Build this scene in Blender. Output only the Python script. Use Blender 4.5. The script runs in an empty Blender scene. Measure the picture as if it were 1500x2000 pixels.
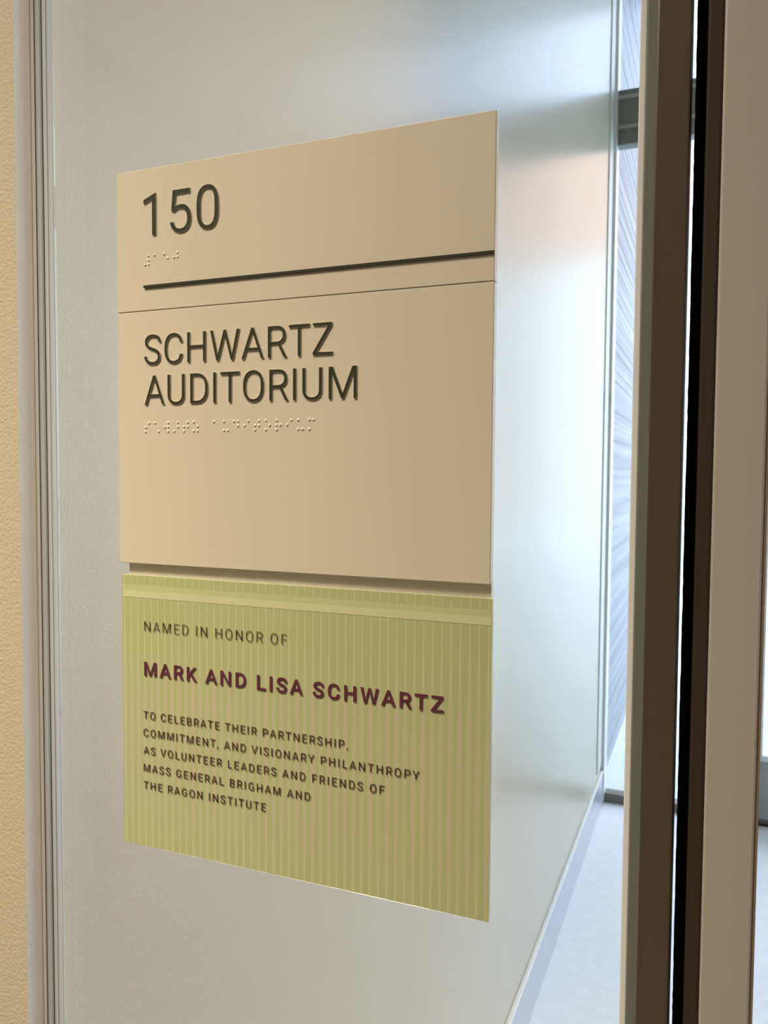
import bpy, bmesh, math, random
from mathutils import Vector, Matrix
from mathutils.geometry import tessellate_polygon

random.seed(7)
SC = bpy.context.scene
COL = SC.collection
CZ = 1.36                      # camera height above the floor

# ------------------------------------------------------------------ camera
cam_d = bpy.data.cameras.new('camera')
cam = bpy.data.objects.new('camera', cam_d); COL.objects.link(cam)
yaw, pitch, roll = (math.radians(a) for a in (22.2325, 2.7745, 0.3881))
fw = Vector((-math.sin(yaw), math.cos(yaw), 0)); rt = Vector((math.cos(yaw), math.sin(yaw), 0)); up = Vector((0, 0, 1))
fw2 = fw * math.cos(pitch) - up * math.sin(pitch); up2 = up * math.cos(pitch) + fw * math.sin(pitch)
rt3 = rt * math.cos(roll) + up2 * math.sin(roll); up3 = up2 * math.cos(roll) - rt * math.sin(roll)
M = Matrix((rt3, up3, -fw2)).transposed().to_4x4(); M.translation = Vector((.3287, -.3843, CZ))
cam.matrix_world = M
cam_d.sensor_fit = 'VERTICAL'; cam_d.sensor_height = 24.0
cam_d.lens = 24.0 * 1565.14 / 2000
cam_d.clip_start = 0.005; cam_d.clip_end = 200
cam_d.dof.use_dof = True; cam_d.dof.focus_distance = 0.44; cam_d.dof.aperture_fstop = 18
SC.camera = cam

# ------------------------------------------------------------------ world, lights, exposure
SC.view_settings.view_transform = 'Standard'; SC.view_settings.look = 'None'
SC.view_settings.gamma = 1; SC.view_settings.use_curve_mapping = False
SC.view_settings.exposure = 0.0
w = bpy.data.worlds.new('overcast_sky'); SC.world = w; w.use_nodes = True
bg = w.node_tree.nodes['Background']
bg.inputs['Color'].default_value = (0.70, 0.82, 1.0, 1); bg.inputs['Strength'].default_value = 6.7

def lamp(name, typ, loc, energy, col, target=None, **kw):
    d = bpy.data.lights.new(name, typ); d.energy = energy; d.color = col
    for k, v in kw.items(): setattr(d, k, v)
    o = bpy.data.objects.new(name, d); COL.objects.link(o); o.location = loc
    if target is not None:
        o.rotation_euler = (Vector(target) - Vector(loc)).to_track_quat('-Z', 'Y').to_euler()
    return o
WARM = (1.0, 0.80, 0.56)
lamp('corridor_downlight_lamp', 'SPOT', (.09, -.70, 2.72), 66, WARM, (-.04, -.10, .50), spot_size=math.radians(47), spot_blend=1.0, shadow_soft_size=.03)
lamp('sign_falloff_spot', 'SPOT', (-.55, -.95, 2.70), 142, (1.0, .83, .62), (-.15, 0, 1.05), spot_size=math.radians(30.5), spot_blend=1.0, shadow_soft_size=.22)  # added unseen spot, its cone shaped for the sign's left-right falloff
lamp('corridor_fill_light', 'AREA', (-.7, -1.0, 2.70), 25, (1.0, .90, .76), (-.7, -1.0, 0), shape='RECTANGLE', size=1.0, size_y=.6)  # added area fill for the corridor's ambient light
lamp('lobby_warm_fill', 'SPOT', (1.15, .42, 3.55), 190, (1.0, .76, .48), (.0, .32, .0), spot_size=math.radians(52), spot_blend=1.0, shadow_soft_size=.06)  # added unseen spot that warms the white wall near the glass

# ------------------------------------------------------------------ helpers
def mat(name, col, rough=.5, spec=.5, metal=0.0, noise=None, bump=None, coat=0):
    """col: rgb. noise: (colour2, scale xyz, detail). bump: (scale, distance)."""
    m = bpy.data.materials.new(name); m.use_nodes = True
    nt = m.node_tree; b = nt.nodes['Principled BSDF']
    b.inputs['Base Color'].default_value = (*col, 1); b.inputs['Roughness'].default_value = rough
    b.inputs['Specular IOR Level'].default_value = spec; b.inputs['Metallic'].default_value = metal
    b.inputs['Coat Weight'].default_value = coat
    tc = nt.nodes.new('ShaderNodeTexCoord')
    if noise:
        c2, sc, det = noise
        mp = nt.nodes.new('ShaderNodeMapping'); mp.inputs['Scale'].default_value = sc
        n = nt.nodes.new('ShaderNodeTexNoise'); n.inputs['Scale'].default_value = 1; n.inputs['Detail'].default_value = det
        r = nt.nodes.new('ShaderNodeValToRGB'); r.color_ramp.elements[0].position = .35; r.color_ramp.elements[1].position = .65
        r.color_ramp.elements[0].color = (*col, 1); r.color_ramp.elements[1].color = (*c2, 1)
        L = nt.links.new
        L(tc.outputs['Object'], mp.inputs[0]); L(mp.outputs[0], n.inputs['Vector']); L(n.outputs['Fac'], r.inputs[0]); L(r.outputs[0], b.inputs['Base Color'])
    if bump:
        n = nt.nodes.new('ShaderNodeTexNoise'); n.inputs['Scale'].default_value = bump[0]; n.inputs['Detail'].default_value = 3
        bp = nt.nodes.new('ShaderNodeBump'); bp.inputs['Distance'].default_value = bump[1]; bp.inputs['Strength'].default_value = 1
        nt.links.new(tc.outputs['Object'], n.inputs['Vector']); nt.links.new(n.outputs['Fac'], bp.inputs['Height']); nt.links.new(bp.outputs[0], b.inputs['Normal'])
    return m

def glass_mat(name, tint, refl=1.0, ior=1.5, rough=0.0):
    m = bpy.data.materials.new(name); m.use_nodes = True
    nt = m.node_tree; nt.nodes.clear(); L = nt.links.new
    out = nt.nodes.new('ShaderNodeOutputMaterial'); mx = nt.nodes.new('ShaderNodeMixShader')
    t = nt.nodes.new('ShaderNodeBsdfTransparent'); t.inputs[0].default_value = (*tint, 1)
    g = nt.nodes.new('ShaderNodeBsdfGlossy'); g.inputs['Roughness'].default_value = rough
    f = nt.nodes.new('ShaderNodeFresnel'); f.inputs['IOR'].default_value = ior
    mu = nt.nodes.new('ShaderNodeMath'); mu.operation = 'MULTIPLY'; mu.inputs[1].default_value = refl
    ge = nt.nodes.new('ShaderNodeNewGeometry'); mi = nt.nodes.new('ShaderNodeMath'); mi.operation = 'MULTIPLY_ADD'
    mi.inputs[1].default_value = 1 / ior - ior; mi.inputs[2].default_value = ior     # same index seen from either face
    L(ge.outputs['Backfacing'], mi.inputs[0]); L(mi.outputs[0], f.inputs['IOR'])
    L(f.outputs[0], mu.inputs[0]); L(mu.outputs[0], mx.inputs[0]); L(t.outputs[0], mx.inputs[1]); L(g.outputs[0], mx.inputs[2]); L(mx.outputs[0], out.inputs[0])
    return m

def link(name, me, parent=None, **props):
    o = bpy.data.objects.new(name, me); COL.objects.link(o)
    if parent is not None:
        o.parent = parent
    for k, v in props.items(): o[k] = v
    return o

def empty(name, loc, **props):
    o = bpy.data.objects.new(name, None); COL.objects.link(o); o.location = loc; o.empty_display_size = .05
    for k, v in props.items(): o[k] = v
    return o

def box(bm, x0, x1, y0, y1, z0, z1, bevel=0, seg=2, mi=0):
    vs = [bm.verts.new((x, y, z)) for x in (x0, x1) for y in (y0, y1) for z in (z0, z1)]
    q = [(0, 1, 3, 2), (4, 6, 7, 5), (0, 4, 5, 1), (2, 3, 7, 6), (0, 2, 6, 4), (1, 5, 7, 3)]
    fs = [bm.faces.new([vs[i] for i in f]) for f in q]
    for f in fs: f.material_index = mi
    if bevel:
        es = {e for f in fs for e in f.edges}
        r = bmesh.ops.bevel(bm, geom=list(es), offset=bevel, segments=seg, affect='EDGES', profile=.5)
        for f in r['faces']: f.material_index = mi
    return fs

def done(bm, name, mats, parent=None, off=(0, 0, 0), smooth=False, **props):
    bmesh.ops.recalc_face_normals(bm, faces=bm.faces)
    if off != (0, 0, 0): bmesh.ops.translate(bm, verts=bm.verts, vec=[-c for c in off])
    me = bpy.data.meshes.new(name); bm.to_mesh(me); bm.free()
    for m in (mats if isinstance(mats, (list, tuple)) else [mats]): me.materials.append(m)
    if smooth:
        for p in me.polygons: p.use_smooth = True
    return link(name, me, parent, **props)

def boxes(name, lst, m, parent=None, bevel=0, **props):
    bm = bmesh.new()
    off = tuple(parent.matrix_world.translation) if False else (0, 0, 0)
    for b in lst: box(bm, *b, bevel=bevel)
    if parent is not None: off = tuple(world_loc(parent))
    return done(bm, name, m, parent, off, **props)

def world_loc(o):
    v = Vector((0, 0, 0))
    while o is not None: v += o.location; o = o.parent
    return v

# ------------------------------------------------------------------ materials
M_wall = mat('white_eggshell_wall_paint', (.61, .565, .455),   .25, .17, bump=(430, .00025))
M_wallf = mat('tan_wall_paint', (.52, .46, .345), .6, .3, bump=(520, .0005))
M_floor = mat('polished_pale_concrete', (.88, .90, .93), .3, .5, noise=((.95, .96, .97), (34, 34, 34), 9))
M_carpet = mat('beige_corridor_carpet', (.55, .50, .43), .9, .1, bump=(500, .001))
M_dark = mat('dark_wood_corridor_panel', (.30, .25, .20), .5, .3, noise=((.24, .20, .16), (3, 3, 40), 4))
M_ceil = mat('white_ceiling_paint', (.8, .8, .78), .8, .2)
M_base = mat('grey_rubber_baseboard', (.50, .53, .62), .22, .5)
M_baset = mat('lit_baseboard_ledge', (.86, .86, .84), .4, .4)
M_trim = mat('pale_grey_green_trim', (.62, .66, .60), .4, .4)
M_alu = mat('brushed_aluminium', (.66, .66, .65), .32, .5, metal=.85, noise=((.56, .57, .58), (400, 400, 3), 2))
M_glint = mat('white_channel_highlight', (.95, .95, .93), .2, .8)  # white tone stands in for the highlight on the channel edge
M_return = mat('lightened_return_paint', (.88, .86, .82), .5, .3, bump=(430, .0002))  # wall paint lightened to offset the weak light on the return
M_alud = mat('grey_anodised_channel', (.80, .88, .95), .35, .5, metal=.0)
M_gask = mat('black_rubber_gasket', (.012, .011, .010), .7, .2)
M_gaskm = mat('dark_grey_gasket', (.16, .17, .17), .6, .3)
M_gaskg = mat('grey_glazing_gasket', (.60, .68, .78), .45, .4)
M_frame = mat('olive_grey_window_frame', (.17, .165, .14), .4, .4)
M_bead = mat('light_grey_frame_bead', (.36, .36, .33), .35, .4)
M_bronze = mat('dark_bronze_painted_steel', (.085, .066, .044), .3, .5)
M_stop = mat('grey_green_glazing_stop', (.17, .19, .165), .45, .4)
M_cream = mat('cream_silicone_bead', (.84, .84, .80), .5, .3)
M_seal = mat('grey_pile_weatherseal', (.46, .45, .45), .35, .5, noise=((.30, .30, .31), (300, 300, 160), 4))
M_stile = mat('beige_painted_door', (.47, .44, .38), .5, .35)
M_edge = mat('dark_brown_door_edge', (.040, .030, .022), .6, .2)
M_tanbd = mat('tan_door_glazing_bead', (.46, .36, .24), .5, .3)
M_white = mat('white_painted_frame', (.78, .80, .80), .35, .4)
M_kick = mat('grey_metal_kick_rail', (.36, .37, .36), .4, .5)
M_clad = mat('blue_grey_cladding_boards', (.145, .17, .205), .5, .4, noise=((.265, .30, .335), (2, .35, 30), 9))
M_stone = mat('added_facade_pale_warm_stone', (.80, .74, .70), .7, .2, noise=((.74, .69, .66), (1, 1, 2), 3))
M_soffit = mat('added_grey_soffit', (.66, .66, .68), .7, .2)
M_panel = mat('added_facade_pale_grey_panel', (.56, .60, .70), .7, .2, noise=((.50, .54, .64), (.4, .4, 1.2), 2))
M_brick = mat('added_facade_pinkish_brick', (.72, .46, .34), .8, .2, noise=((.60, .36, .26), (2, 2, 14), 3))
M_pave = mat('pale_paving', (.72, .77, .78), .7, .2, noise=((.67, .73, .75), (3, 3, 3), 4))
M_glass = glass_mat('clear_sidelight_glass', (.97, .975, .965), .8)
M_pane = glass_mat('clear_window_glass', (.975, .98, .98), .8)
M_acryl = glass_mat('clear_acrylic', (.985, .985, .965), 1.0)
M_sign = mat('beige_satin_sign_paint', (.69, .625, .505), .42, .35)
M_plate = mat('tan_backing_plate', (.93, .87, .74), .5, .3)
M_green = mat('dark_olive_raised_lettering', (.031, .037, .017), .5, .3)
M_gside = mat('greyish_letter_sides', (.52, .48, .37), .5, .3)
M_dot = mat('clear_braille_bead', (.95, .88, .76), .22, .6)
M_brown = mat('dark_maroon_printed_ink', (.080, .024, .027), .5, .3)
M_maroon = mat('maroon_bold_ink', (.125, .026, .052), .5, .3)
M_strip = mat('pale_green_edge_light', (.71, .76, .43), .5, .3)  # band tones carry the light through the plaque's top edge
M_strip2 = mat('paler_edge_light', (.82, .84, .53), .5, .3)
M_slabedge = mat('cream_panel_edge', (.72, .68, .52), .4, .4)

def film_material():
    m = mat('green_striped_film', (.40, .41, .14), .5, .3)
    nt = m.node_tree; b = nt.nodes['Principled BSDF']; L = nt.links.new
    tc = nt.nodes.new('ShaderNodeTexCoord'); sp = nt.nodes.new('ShaderNodeSeparateXYZ'); L(tc.outputs['Object'], sp.inputs[0])
    def math_(op, a, bb=None, clamp=False):
        n = nt.nodes.new('ShaderNodeMath'); n.operation = op; n.use_clamp = clamp
        for i, v in enumerate((a, bb)):
            if v is None: continue
            if isinstance(v, (int, float)): n.inputs[i].default_value = v
            else: L(v, n.inputs[i])
        return n.outputs[0]
    # distance from the nearest stripe centre, 0..0.5 of a 4.92 mm pitch
    ph = math_('FRACT', math_('DIVIDE', math_('SUBTRACT', sp.outputs['X'], .0013 - .00246), .00492))
    dist = math_('ABSOLUTE', math_('SUBTRACT', ph, .5))
    # stripe half-width as a function of height (object origin at the plaque's bottom edge)
    r = nt.nodes.new('ShaderNodeValToRGB'); cr = r.color_ramp
    pts = [(0, .13), (.10, .19), (.30, .26), (.50, .28), (.62, .22), (.72, .12), (.80, .07), (1, .05)]
    cr.elements[0].position = 0; cr.elements[0].color = (pts[0][1],) * 3 + (1,)
    cr.elements[1].position = 1; cr.elements[1].color = (pts[-1][1],) * 3 + (1,)
    for p, v in pts[1:-1]:
        e = cr.elements.new(p); e.color = (v, v, v, 1)
    L(math_('DIVIDE', sp.outputs['Z'], .166), r.inputs[0])
    edge = math_('MULTIPLY', math_('SUBTRACT', math_('ADD', r.outputs[0], .03), dist), 16.0, True)
    # stripe colour: pale green-yellow where thin, beige where wide
    mx2 = nt.nodes.new('ShaderNodeMix'); mx2.data_type = 'RGBA'
    mx2.inputs['A'].default_value = (.78, .82, .50, 1); mx2.inputs['B'].default_value = (.73, .68, .50, 1)
    L(math_('MULTIPLY', math_('SUBTRACT', r.outputs[0], .07), 7.0, True), mx2.inputs['Factor'])
    mx = nt.nodes.new('ShaderNodeMix'); mx.data_type = 'RGBA'
    mx.inputs['A'].default_value = (.60, .665, .35, 1)
    L(mx2.outputs['Result'], mx.inputs['B']); L(math_('MULTIPLY', edge, .8), mx.inputs['Factor'])
    L(mx.outputs['Result'], b.inputs['Base Color'])
    return m
M_film = film_material()

# ------------------------------------------------------------------ the setting
WX = -.067        # face of the long white wall
YF = 3.0          # window wall
GF, GB = .0085, .0185   # sidelight glass front / back
H_ROOM = 3.62
def struct(o): o['kind'] = 'structure'; return o

# long white wall, its end face towards the corridor painted tan
bm = bmesh.new()
fs = box(bm, WX - .16, WX, .0036, YF + .02, 0, H_ROOM)
struct(done(bm, 'wall_left', M_wall))
struct(boxes('wall_corridor', [(-1.6, WX - .16, -.011, .12, 0, 2.8)], M_wallf))
struct(boxes('wall_front', [(1.30, 3.4, -.011, .12, 0, H_ROOM), (WX, 1.30, -.011, .12, 2.46, H_ROOM)], M_wall))
struct(boxes('wall_right', [(3.4, 3.55, -.011, YF + .05, 0, H_ROOM)], M_wall))
struct(boxes('floor', [(-.20, 3.55, -.011, YF + .06, -.12, 0)], M_floor))
struct(boxes('floor_corridor', [(-1.75, 1.75, -3.65, -.0112, -.12, 0)], M_carpet))
struct(boxes('wall_side', [(1.6, 1.75, -3.65, -.0112, 0, 2.78)], M_dark))
struct(boxes('ceiling', [(WX - .16, 3.55, -.011, YF + .06, H_ROOM, H_ROOM + .12), (-1.75, 1.75, -3.65, -.0112, 2.78, 2.9)], M_ceil))
struct(boxes('wall_back', [(-1.75, 1.75, -3.65, -3.5, 0, 2.78)], M_dark))
struct(boxes('wall_end', [(-1.75, -1.6, -3.5, .12, 0, 2.78)], M_wallf))

bm = bmesh.new()
for f in box(bm, WX - .1598, WX, -.011, .0034, 0, 2.78):
    f.normal_update()
    if f.calc_center_median().x > WX - .001: f.material_index = 1  # return side lightened in colour, as only ambient light reaches it
struct(done(bm, 'wall_corner', [M_wallf, M_return]))
# baseboard; its top ledge is paled to carry the light falling on it
bb = empty('baseboard_left', (WX, 0, 0), kind='structure')
boxes('rubber_base', [(WX + .0002, WX + .009, GB + .02, YF - .03, .0005, .132)], M_base, bb)
boxes('top_ledge', [(WX + .0002, WX + .011, GB + .02, YF - .03, .132, .141)], M_baset, bb, bevel=.002, label='ledge along the top of the baseboard, paled as lit from above')
boxes('trim_1', [(WX + .0002, WX + .004, 2.83, 2.945, .17, H_ROOM - .002)], M_trim, bevel=.001)['kind'] = 'structure'

# far window wall -------------------------------------------------
ZT0, ZT1 = CZ + 1.3165, CZ + 1.5295
wn = empty('window_1', (.1, YF, 0), kind='structure')
hh = ZT1 - ZT0
boxes('transom_rail', [(WX + .002, 3.39, YF - .004, YF + .05, ZT0, ZT1)], M_frame, wn)
boxes('transom_bead', [(WX + .002, 3.39, YF - .010, YF - .004, ZT1 - .17 * hh, ZT1 - .105 * hh), (WX + .002, 3.39, YF - .010, YF - .004, ZT0 + .285 * hh, ZT0 + .35 * hh)], M_bead, wn, label='light grey beads along the transom rail')
boxes('sill_rail', [(WX + .012, .50, YF - .006, YF + .05, .001, .038)], M_frame, wn)
boxes('jamb', [(WX + .001, WX + .013, YF - .03, YF + .05, .001, H_ROOM - .002)], M_white, wn, label='white jamb against the wall')
for x in (.47, 1.55, 2.62): boxes('mullion', [(x, x + .05, YF - .004, YF + .05, .04 if x < .5 else .001, H_ROOM - .002)], M_frame, wn)
boxes('head_rail', [(WX + .014, 3.39, YF - .004, YF + .05, H_ROOM - .07, H_ROOM - .002)], M_frame, wn)
boxes('pane', [(WX + .014, 3.39, YF + .02, YF + .03, ZT1 + .001, H_ROOM - .071)], M_pane, wn)
boxes('pane', [(WX + .014, .469, YF + .02, YF + .03, .039, ZT0 - .001)], M_pane, wn)
boxes('pane', [(1.601, 2.619, YF + .02, YF + .03, .039, ZT0 - .001)], M_pane, wn)
boxes('pane', [(2.671, 3.39, YF + .02, YF + .03, .039, ZT0 - .001)], M_pane, wn)
boxes('kick_rail', [(1.601, 3.39, YF - .004, YF + .05, .001, .038)], M_frame, wn)

dr = empty('door_2', (1.0, YF, 0), kind='structure')
boxes('bottom_rail', [(.521, 1.549, YF, YF + .045, .028, .252)], M_kick, dr, bevel=.002)
boxes('threshold', [(.521, 1.549, YF - .002, YF + .045, .0005, .012)], M_gask, dr, label='black threshold under the door')
boxes('glazing_bead', [(.53, 1.54, YF - .004, YF + .04, .253, .278)], M_white, dr, bevel=.003, label='white glazing bead')
boxes('stile', [(.521, .535, YF, YF + .045, .253, ZT0 - .002)], M_white, dr)
boxes('stile', [(1.50, 1.549, YF, YF + .045, .253, ZT0 - .002)], M_white, dr)
boxes('pane', [(.536, 1.499, YF + .018, YF + .028, .279, ZT0 - .002)], M_pane, dr)

# outside -----------------------------------------------------------
bm = bmesh.new()
pz = .0; rows = []
EX = -.098
prev = None
z = .0
while z < 8.0:
    h = random.choice((.05, .08, .11, .14))
    a = [(EX + .0036, z), (EX + .002, z + h)]
    rows += a; z += h
ys = (YF + .07, 14.0)
vv = [[bm.verts.new((x, y, zz)) for y in ys] for x, zz in rows]
for i in range(len(vv) - 1): bm.faces.new((vv[i][0], vv[i][1], vv[i + 1][1], vv[i + 1][0]))
box(bm, EX - .25, EX - .001, YF + .07, 14.0, 0, 8.0)
struct(done(bm, 'wall_outside', M_clad))
wo = empty('facade_for_reflection', (3, 22, 0), kind='structure')  # unseen facade added for its tinted reflection in the white wall
boxes('added_stone_base', [(-6, 14, 22, 26, 0, 7.2)], M_stone, wo)
boxes('added_panel_storey', [(-6, 14, 22, 26, 10.8, 18)], M_panel, wo, label='pale grey panelled storeys of the added facade')
boxes('added_brick_storey', [(-6, 14, 21.9, 26, 7.2, 10.8)], M_brick, wo, label='pinkish brick storey of the added facade')
struct(boxes('added_soffit', [(EX + .006, 12, YF + .07, 4.45, 4.0, 4.25)], M_soffit))  # unseen soffit added to shade the upper cladding and grey the wall's reflection
struct(boxes('ground_outside', [(-12, 30, YF + .07, 45, -.12, -.004)], M_pave))

# glazed sidelight that carries the signs ---------------------------
sl = empty('window_2', (.12, GF, 0), kind='structure')
GX1 = .2965
boxes('pane', [(WX + .003, GX1, GF, GB, .02, 2.44)], M_glass, sl)
boxes('front_channel', [(WX + .0006, WX + .0044, .0045, .0081, .001, 2.455)], M_alud, sl, bevel=.0003, label='grey metal glazing channel with a painted highlight along its edge')
bm = bmesh.new()
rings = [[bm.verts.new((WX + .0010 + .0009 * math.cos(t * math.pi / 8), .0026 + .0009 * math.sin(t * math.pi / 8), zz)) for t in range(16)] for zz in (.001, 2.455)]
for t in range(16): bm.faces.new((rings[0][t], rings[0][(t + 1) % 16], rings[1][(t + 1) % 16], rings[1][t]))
done(bm, 'channel_edge_highlight', M_glint, sl, tuple(world_loc(sl)), smooth=True, label='channel edge painted white for its highlight')  # white bead puts the channel's highlight line into its colour
boxes('channel_gasket', [(WX + .0044, WX + .0048, .0064, .0083, .001, 2.455)], M_gaskm, sl, label='dark grey line of the gasket')
boxes('glazing_gasket', [(WX + .0048, WX + .0076, .0066, .0084, .001, 2.455)], M_alud, sl, bevel=.0003)
boxes('silicone_bead', [(WX + .0076, WX + .0116, .0072, .0084, .001, 2.455)], M_gaskg, sl, bevel=.0005)
boxes('bottom_channel', [(WX + .012, GX1, .005, .022, .001, .02)], M_alud, sl)
boxes('cream_bead', [(.2936, .2966, .0045, .0083, .001, 2.455)], M_cream, sl, bevel=.0006, label='cream bead where the glass meets the frame')
boxes('glazing_stop', [(.2969, .3024, .0005, .0220, .001, 2.455)], M_stop, sl, bevel=.0005, label='grey green glazing stop')
boxes('mullion', [(.3025, .3163, -.018, .008, .001, 2.455)], M_bronze, sl, bevel=.0009, label='dark bronze post beside the glass')
# the door beside the sidelight -------------------------------------
d1 = empty('door_1', (.72, -.03, 0), kind='structure')
# black pile seal with a ragged edge; daylight shows through the slit between it and the post
bm = bmesh.new()
N = 700; z0, z1 = .3, 2.40; fr = []
for i in range(N + 1):
    zz = z0 + (z1 - z0) * i / N
    j = .00012 * math.sin(zz * 9) + random.uniform(-.00010, .00012)
    fr.append([bm.verts.new(p) for p in ((.3175 + j, .006, zz), (.3176 + j, .026, zz), (.3224, .026, zz), (.3224, .006, zz))])
for i in range(N):
    for k in range(4): bm.faces.new((fr[i][k], fr[i][(k + 1) % 4], fr[i + 1][(k + 1) % 4], fr[i + 1][k]))
bm.faces.new(fr[0]); bm.faces.new(fr[-1])
done(bm, 'door_seal', M_gask, d1, tuple(world_loc(d1)), label='black pile seal with a ragged edge in the door gap')
boxes('door_edge', [(.3226, .3290, -.018, .040, .008, 2.43)], M_edge, d1, bevel=.001, label='dark brown edge of the door')
boxes('stile', [(.3290, .3470, -.052, .040, .008, 2.43)], M_stile, d1, bevel=.0008)
boxes('glazing_bead', [(.3470, .3484, -.050, .038, .20, 2.34)], M_tanbd, d1, bevel=.0004, label='tan bead along the glass edge')
boxes('stile', [(1.20, 1.28, -.052, .040, .008, 2.43)], M_stile, d1)
boxes('rail', [(.3471, 1.199, -.052, .040, .008, .18), (.3471, 1.199, -.052, .040, 2.35, 2.43)], M_stile, d1)
boxes('pane', [(.3486, 1.199, -.010, -.002, .181, 2.349)], M_pane, d1)

# ------------------------------------------------------------------ lettering
G = {
 'A': (1336, 'M973 380 H363 L226 0 H28 L584 1456 H752 L1309 0 H1112 Z M421 538 H916 L668 1219 Z'),
 'B': (1275, 'M168 0 V1456 H644 C955 1456 1120 1325 1120 1068 C1120 930 1040 815 904 766 C1065 722 1159 590 1159 420 C1159 160 975 0 673 0 Z M361 681 V157 H677 C860 157 966 255 966 416 C966 590 865 681 675 681 Z M361 835 V1298 H644 C830 1298 927 1220 927 1069 C927 925 825 835 650 835 Z'),
 'C': (1333, 'M1240 463 C1206 150 1010 -20 688 -20 C340 -20 123 235 123 658 V797 C123 1220 350 1476 706 1476 C1005 1476 1207 1305 1240 993 H1047 C1015 1215 905 1314 706 1314 C462 1314 316 1125 316 795 V668 C316 350 445 142 688 142 C905 142 1015 235 1047 463 Z'),
 'D': (1343, 'M169 0 V1456 H580 C985 1456 1239 1195 1239 772 V681 C1239 255 985 0 572 0 Z M362 1299 V157 H564 C868 157 1049 350 1049 670 V775 C1049 1115 880 1299 585 1299 Z'),
 'E': (1164, 'M992 673 H361 V157 H1094 V0 H168 V1456 H1084 V1299 H361 V830 H992 Z'),
 'F': (1132, 'M974 643 H361 V0 H168 V1456 H1071 V1299 H361 V800 H974 Z'),
 'G': (1394, 'M1224 191 C1150 70 970 -20 745 -20 C375 -20 130 250 130 660 V780 C130 1222 345 1476 709 1476 C1006 1476 1188 1323 1223 1054 H1030 C995 1225 890 1314 710 1314 C460 1314 325 1130 324 790 V677 C324 355 480 145 748 145 C900 145 990 185 1031 235 V567 H736 V724 H1224 Z'),
 'H': (1460, 'M1288 0 H1095 V673 H361 V0 H168 V1456 H361 V830 H1095 V1456 H1288 Z'),
 'I': (557, 'M375 0 H183 V1456 H375 Z'),
 'K': (1284, 'M539 677 L361 492 V0 H168 V1456 H361 V736 L1002 1456 H1235 L667 818 L1280 0 H1049 Z'),
 'L': (1102, 'M362 157 H1052 V0 H168 V1456 H362 Z'),
 'M': (1788, 'M417 1456 L893 268 L1369 1456 H1618 V0 H1426 V567 L1444 1179 L966 0 H819 L342 1176 L361 567 V0 H169 V1456 Z'),
 'N': (1460, 'M1288 0 H1095 L362 1122 V0 H169 V1456 H362 L1097 329 V1456 H1288 Z'),
 'O': (1408, 'M1289 681 C1289 240 1060 -20 705 -20 C352 -20 118 250 118 673 V779 C118 1205 350 1476 703 1476 C1057 1476 1289 1205 1289 781 Z M1097 783 C1095 1130 950 1314 703 1314 C460 1314 311 1120 311 779 V666 C312 335 463 142 705 142 C950 142 1097 330 1097 673 Z'),
 'P': (1292, 'M361 570 V0 H168 V1456 H705 C1025 1456 1221 1295 1221 1014 C1221 730 1030 570 702 570 Z M361 727 H705 C915 727 1028 830 1028 1012 C1028 1190 915 1299 720 1299 H361 Z'),
 'R': (1261, 'M703 589 H361 V0 H168 V1456 H650 C985 1456 1161 1300 1161 1018 C1161 825 1060 690 883 630 L1225 12 V0 H1019 Z M361 746 H656 C850 746 968 850 968 1018 C968 1200 855 1298 655 1298 H361 Z'),
 'T': (1222, 'M1175 1298 H707 V0 H516 V1298 H49 V1456 H1175 Z'),
 'U': (1328, 'M1185 1456 V466 C1183 170 990 -20 658 -20 C330 -20 130 165 128 466 V1456 H320 V465 C320 255 435 139 655 139 C875 139 990 250 991 464 V1456 Z'),
 'V': (1303, 'M651 255 L1085 1456 H1296 L727 0 H577 L8 1456 H218 Z'),
 'W': (1817, 'M514 290 L840 1456 H1002 L1321 290 L1580 1456 H1773 L1420 0 H1245 L922 1160 L588 0 H413 L61 1456 H253 Z'),
 'Y': (1230, 'M613 725 L993 1456 H1211 L709 543 V0 H516 V543 L14 1456 H234 Z'),
 'Z': (1226, 'M317 157 H1154 V0 H86 V144 L882 1298 H99 V1456 H1118 V1315 Z'),
 '1': (1150, 'M729 0 H543 V1233 L170 1096 V1264 L700 1463 H729 Z'),
 '5': (1150, 'M206 730 L280 1456 H1026 V1285 H437 L393 888 C460 930 545 951 636 951 C905 951 1069 760 1069 464 C1069 170 900 -20 610 -20 C350 -20 180 130 157 381 H332 C352 220 450 135 610 135 C785 135 883 260 883 462 C883 660 770 791 596 791 C480 791 420 760 359 698 Z'),
 '0': (1150, 'M1034 618 C1034 200 880 -20 577 -20 C275 -20 117 195 115 597 V825 C115 1245 270 1476 575 1476 C882 1476 1034 1250 1034 845 Z M849 870 C849 1180 760 1324 575 1324 C390 1324 302 1180 300 885 V585 C300 300 395 130 577 130 C760 130 849 290 849 590 Z'),
 ',': (402, 'M110 219 H295 V60 C290 -60 240 -190 170 -285 L65 -205 C100 -120 110 -60 110 30 Z'),
}

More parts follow.
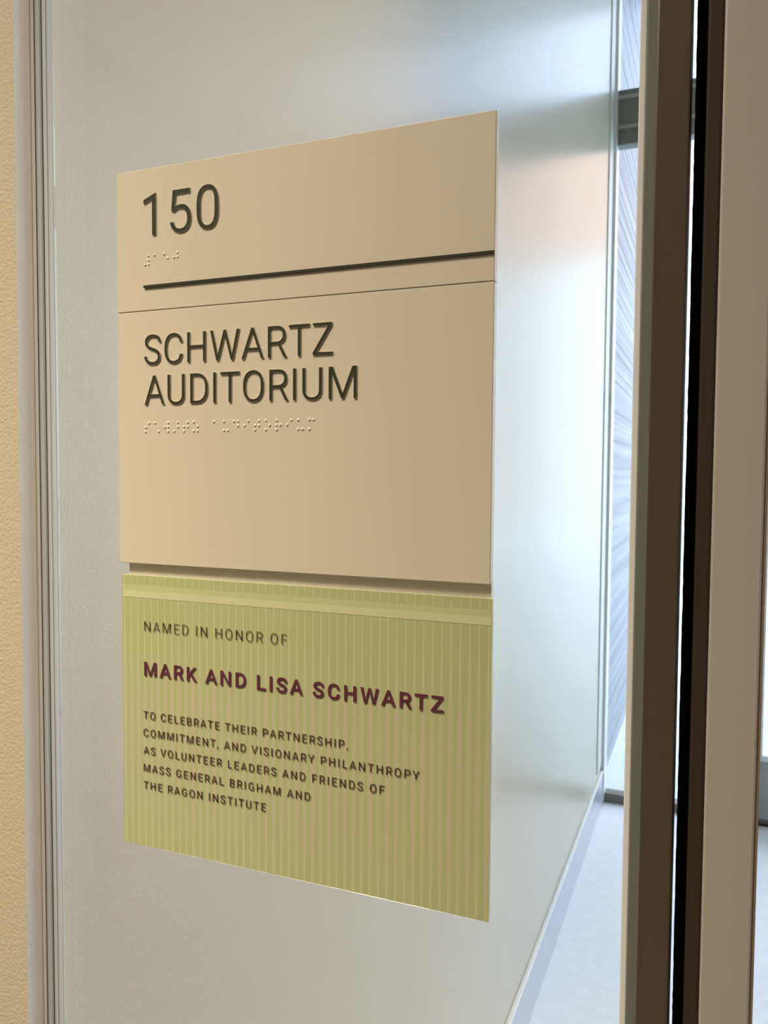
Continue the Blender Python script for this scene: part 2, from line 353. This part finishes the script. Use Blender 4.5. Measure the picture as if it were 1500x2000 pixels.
def parse(path):
    cs = []; cur = []; x = y = 0
    tok = path.replace('M', ' M ').replace('L', ' L ').replace('H', ' H ').replace('V', ' V ').replace('C', ' C ').replace('Z', ' Z ').split()
    i = 0
    while i < len(tok):
        t = tok[i]; i += 1
        if t == 'Z': cs.append(cur); cur = []; continue
        n = {'M': 2, 'L': 2, 'H': 1, 'V': 1, 'C': 6}[t]
        a = [float(v) for v in tok[i:i + n]]; i += n
        if t in 'ML': x, y = a; cur.append((x, y))
        elif t == 'H': x = a[0]; cur.append((x, y))
        elif t == 'V': y = a[0]; cur.append((x, y))
        else:
            p0 = (x, y); p1, p2, p3 = a[0:2], a[2:4], a[4:6]
            for k in range(1, 13):
                s = k / 12; u = 1 - s
                cur.append(tuple(u**3 * p0[j] + 3 * u * u * s * p1[j] + 3 * u * s * s * p2[j] + s**3 * p3[j] for j in (0, 1)))
            x, y = p3
    out = []
    for c in cs:
        d = []
        for p in c:
            if not d or (abs(p[0] - d[-1][0]) + abs(p[1] - d[-1][1])) > .5: d.append(p)
        if abs(d[0][0] - d[-1][0]) + abs(d[0][1] - d[-1][1]) < .5: d.pop()
        out.append(d)
    return out

def s_glyph():
    segs = [((1052, 1050), (1052, 1262), (890, 1395), (612, 1395)), ((612, 1395), (375, 1395), (222, 1275), (222, 1092)),
            ((222, 1092), (222, 905), (385, 825), (620, 748)), ((620, 748), (880, 664), (1010, 565), (1010, 375)),
            ((1010, 375), (1010, 185), (860, 60), (620, 60)), ((620, 60), (345, 60), (172, 205), (172, 425))]
    pts = []
    for p in segs:
        for k in range(13):
            if k == 0 and pts: continue
            s = k / 12; u = 1 - s
            q = [u**3 * p[0][j] + 3 * u * u * s * p[1][j] + 3 * u * s * s * p[2][j] + s**3 * p[3][j] for j in (0, 1)]
            t = [3 * u * u * (p[1][j] - p[0][j]) + 6 * u * s * (p[2][j] - p[1][j]) + 3 * s * s * (p[3][j] - p[2][j]) for j in (0, 1)]
            l = math.hypot(*t); pts.append((q, (t[0] / l, t[1] / l)))
    L_, R_ = [], []
    for (q, t) in pts:
        wd = (160 + 32 * abs(t[1])) / 2
        L_.append((q[0] - t[1] * wd, q[1] + t[0] * wd)); R_.append((q[0] + t[1] * wd, q[1] - t[0] * wd))
    return [L_ + R_[::-1]]

def area(c): return .5 * sum(c[i][0] * c[(i + 1) % len(c)][1] - c[(i + 1) % len(c)][0] * c[i][1] for i in range(len(c)))

def outline(ch, delta):
    """contours in font units, made bolder or lighter by delta and scaled back to the cap height"""
    if ch == 'S': adv, cs = 1215, s_glyph()
    else: adv, cs = G[ch][0], parse(G[ch][1])
    res = []
    for k, c in enumerate(cs):
        a = area(c)
        if (k == 0 and a < 0) or (k > 0 and a > 0): c = c[::-1]
        n = len(c); o = []
        for i in range(n):
            p, q, r = c[i - 1], c[i], c[(i + 1) % n]
            d1 = (q[0] - p[0], q[1] - p[1]); d2 = (r[0] - q[0], r[1] - q[1])
            l1 = math.hypot(*d1) or 1; l2 = math.hypot(*d2) or 1
            n1 = (d1[1] / l1, -d1[0] / l1); n2 = (d2[1] / l2, -d2[0] / l2)
            b = (n1[0] + n2[0], n1[1] + n2[1]); bl = b[0] ** 2 + b[1] ** 2
            s = min(2 / bl if bl > 1e-6 else 1, 1.6)
            o.append((q[0] + b[0] * s * delta, q[1] + b[1] * s * delta))
        res.append(o)
    if ch != ',':
        sy = 1456 / (1456 + 2 * delta)
        res = [[(x, (y + delta) * sy) for x, y in c] for c in res]
    return adv + 1.4 * delta, res

def glyph_mesh(name, cs, sc, depth):
    bm = bmesh.new()
    polys = [[Vector((x * sc, 0, y * sc)) for x, y in c] for c in cs]
    tri = tessellate_polygon([[Vector((p.x, p.z, 0)) for p in c] for c in polys])
    flat = [p for c in polys for p in c]
    fv = [bm.verts.new((p.x, -depth, p.z)) for p in flat]; bv = [bm.verts.new((p.x, 0, p.z)) for p in flat]
    for t in tri:
        f = bm.faces.new([fv[i] for i in t]); f.normal_update()
        if f.normal.y > 0: f.normal_flip()
    side = 1
    i0 = 0
    for c in polys:
        n = len(c)
        for i in range(n):
            a, b = i0 + i, i0 + (i + 1) % n
            f = bm.faces.new((fv[a], fv[b], bv[b], bv[a])); f.material_index = side
        i0 += n
    bmesh.ops.recalc_face_normals(bm, faces=bm.faces)
    me = bpy.data.meshes.new(name); bm.to_mesh(me); bm.free(); return me

def layout(text, x0, x1, cap, delta):
    """letters of a line with the tracking that makes the ink run from x0 to x1"""
    sc = cap / 1456; gl = []
    for ch in text:
        gl.append((ch, 507 + 1.0 * delta, None) if ch == ' ' else (ch, *outline(ch, delta)))
    lsb = min(p[0] for p in gl[0][2][0])
    last = gl[-1]; rsb = last[1] - max(p[0] for p in last[2][0])
    nat = (sum(g[1] for g in gl) - lsb - rsb) * sc
    tr = (x1 - x0 - nat) / max(1, len(gl) - 1)
    x = x0 - lsb * sc; out = []
    for ch, adv, cs in gl:
        if cs is not None: out.append((ch, x, cs, sc))
        x += adv * sc + tr
    return out

# ------------------------------------------------------------------ room sign
SW = .2286
rs = empty('room_sign', (SW / 2, GF, CZ - .0547), label='square beige room sign with raised dark green numerals and letters, above the green plaque', category='sign')
def at(parent, x, y, z): return Vector((x, y, z)) - world_loc(parent)
TH = .0055
def panel(name, z0, z1, **p):
    bm = bmesh.new(); box(bm, 0, SW, 0, TH, z0, z1, bevel=.0003, seg=1)
    off = tuple(world_loc(rs)); return done(bm, name, M_sign, rs, off, **p)
hp = panel('header_panel', CZ + .0937, CZ + .1747)
npn = panel('name_panel', CZ - .0547, CZ + .0933)
boxes('backing_plate', [(.0033, .2272, TH, GF - .0001, CZ - .052, CZ + .172)], M_plate, rs, label='tan plate between the sign panels and the glass')
RA = .0008
for ch, x, cs, sc in layout('150', .0202, .0713, .0236, -16):
    o = link('raised_numeral', glyph_mesh('raised_numeral', cs, sc, RA), hp); [o.data.materials.append(q) for q in (M_green, M_gside)]; o.location = at(hp, x, 0, CZ + .1363)
for text, xr, zb in (('SCHWARTZ', .1421, .0625), ('AUDITORIUM', .1560, .0391)):
    for ch, x, cs, sc in layout(text, .0200, xr, .0168, -22):
        o = link('raised_letter', glyph_mesh('raised_letter', cs, sc, RA), npn); [o.data.materials.append(q) for q in (M_green, M_gside)]; o.location = at(npn, x, 0, CZ + zb)
boxes('rule_bar', [(.01995, SW, -.0010, .0001, CZ + .10655, CZ + .1080)], M_green, hp, label='raised dark green rule')
# braille: domed beads
def dot_mesh():
    bm = bmesh.new(); r, h = .00078, .0006
    rings = []
    for k in range(4):
        a = k / 4 * math.pi / 2
        rings.append([bm.verts.new((r * math.cos(a) * math.cos(t * math.pi / 6), -h * math.sin(a), r * math.cos(a) * math.sin(t * math.pi / 6))) for t in range(12)])
    top = bm.verts.new((0, -h, 0))
    for k in range(3):
        for t in range(12): bm.faces.new((rings[k][t], rings[k][(t + 1) % 12], rings[k + 1][(t + 1) % 12], rings[k + 1][t]))
    for t in range(12): bm.faces.new((rings[3][t], rings[3][(t + 1) % 12], top))
    bmesh.ops.recalc_face_normals(bm, faces=bm.faces)
    me = bpy.data.meshes.new('braille_dot'); bm.to_mesh(me); bm.free(); me.materials.append(M_dot)
    for p in me.polygons: p.use_smooth = True
    return me
DOT = dot_mesh(); CELL, DP = .00675, .0025
def braille(cells, x0, ztop, parent):
    for i, c in enumerate(cells):
        for d in c:
            d = int(d)
            o = link('braille_dot', DOT, parent)
            o.location = at(parent, x0 + i * CELL + (DP if d > 3 else 0), 0, ztop - ((d - 1) % 3) * DP)
braille(['3456', '1', '15', '245'], .02055, CZ + .1250, hp)
braille(['234', '16', '2456', '345', '2345', '1356', '', '1', '136', '145', '24', '2345', '135', '1235', '24', '136', '134'], .0201, CZ + .0284, npn)

# ------------------------------------------------------------------ dedication plaque
PX0, PX1, PZ0, PZ1 = -.0003, .2293, CZ - .2270, CZ - .0620
PF = .002
dp = empty('dedication_plaque', (.1146, GF, PZ0), label='green striped acrylic plaque with maroon printed dedication text, below the beige sign', category='plaque')
bm = bmesh.new(); box(bm, PX0, PX1, PF, PF + .0003, PZ0, PZ1, bevel=.0001, seg=1)
done(bm, 'clear_front', M_acryl, dp, tuple(world_loc(dp)), label='clear acrylic front layer')
bm = bmesh.new(); fs = box(bm, PX0, PX1, PF + .00045, PF + .0028, PZ0, PZ1)
for f in fs:
    f.normal_update()
    if f.calc_center_median().y > PF + .0005: f.material_index = 1
done(bm, 'striped_film', [M_film, M_slabedge], dp, (0, world_loc(dp).y, PZ0)).location = (-world_loc(dp).x, 0, 0)
bm = bmesh.new(); box(bm, PX0 + .0004, PX1 - .0004, PF + .00033, PF + .00041, CZ - .0713, CZ - .0680); box(bm, PX0 + .0004, PX1 - .0004, PF + .00033, PF + .00041, CZ - .0755, CZ - .0713, mi=1)  # pale two-tone band stands in for light entering the top edge
done(bm, 'edge_light_band', [M_strip, M_strip2], dp, tuple(world_loc(dp)), label='paler band painted as light through the top edge of the plaque')
boxes('backing_plate', [(.0033, .2279, PF + .0029, GF - .0001, CZ - .2255, CZ - .0548)], M_plate, dp, label='tan plate showing above the green panel')
lines = [('NAMED IN HONOR OF', .0164, .1133, -.0953, .0059, -38, M_brown), ('MARK AND LISA SCHWARTZ', .0160, .2045, -.1224, .0085, 45, M_maroon),
         ('TO CELEBRATE THEIR PARTNERSHIP,', .0152, .1506, -.14855, .0046, -6, M_brown), ('COMMITMENT, AND VISIONARY PHILANTHROPY', .0152, .1916, -.15925, .0046, -6, M_brown),
         ('AS VOLUNTEER LEADERS AND FRIENDS OF', .0151, .1721, -.1700, .0046, -6, M_brown), ('MASS GENERAL BRIGHAM AND', .0151, .1279, -.18075, .0046, -6, M_brown),
         ('THE RAGON INSTITUTE', .0149, .0999, -.1914, .0046, -6, M_brown)]
for text, x0, x1, zb, cap, dl, m in lines:
    bm = bmesh.new()
    for ch, x, cs, sc in layout(text, x0, x1, cap, dl):
        me = glyph_mesh('tmp', cs, sc, .00012); me.transform(Matrix.Translation((x, PF - .00002, CZ + zb))); bm.from_mesh(me); bpy.data.meshes.remove(me)
    done(bm, 'printed_line', [m, m], dp, tuple(world_loc(dp)))
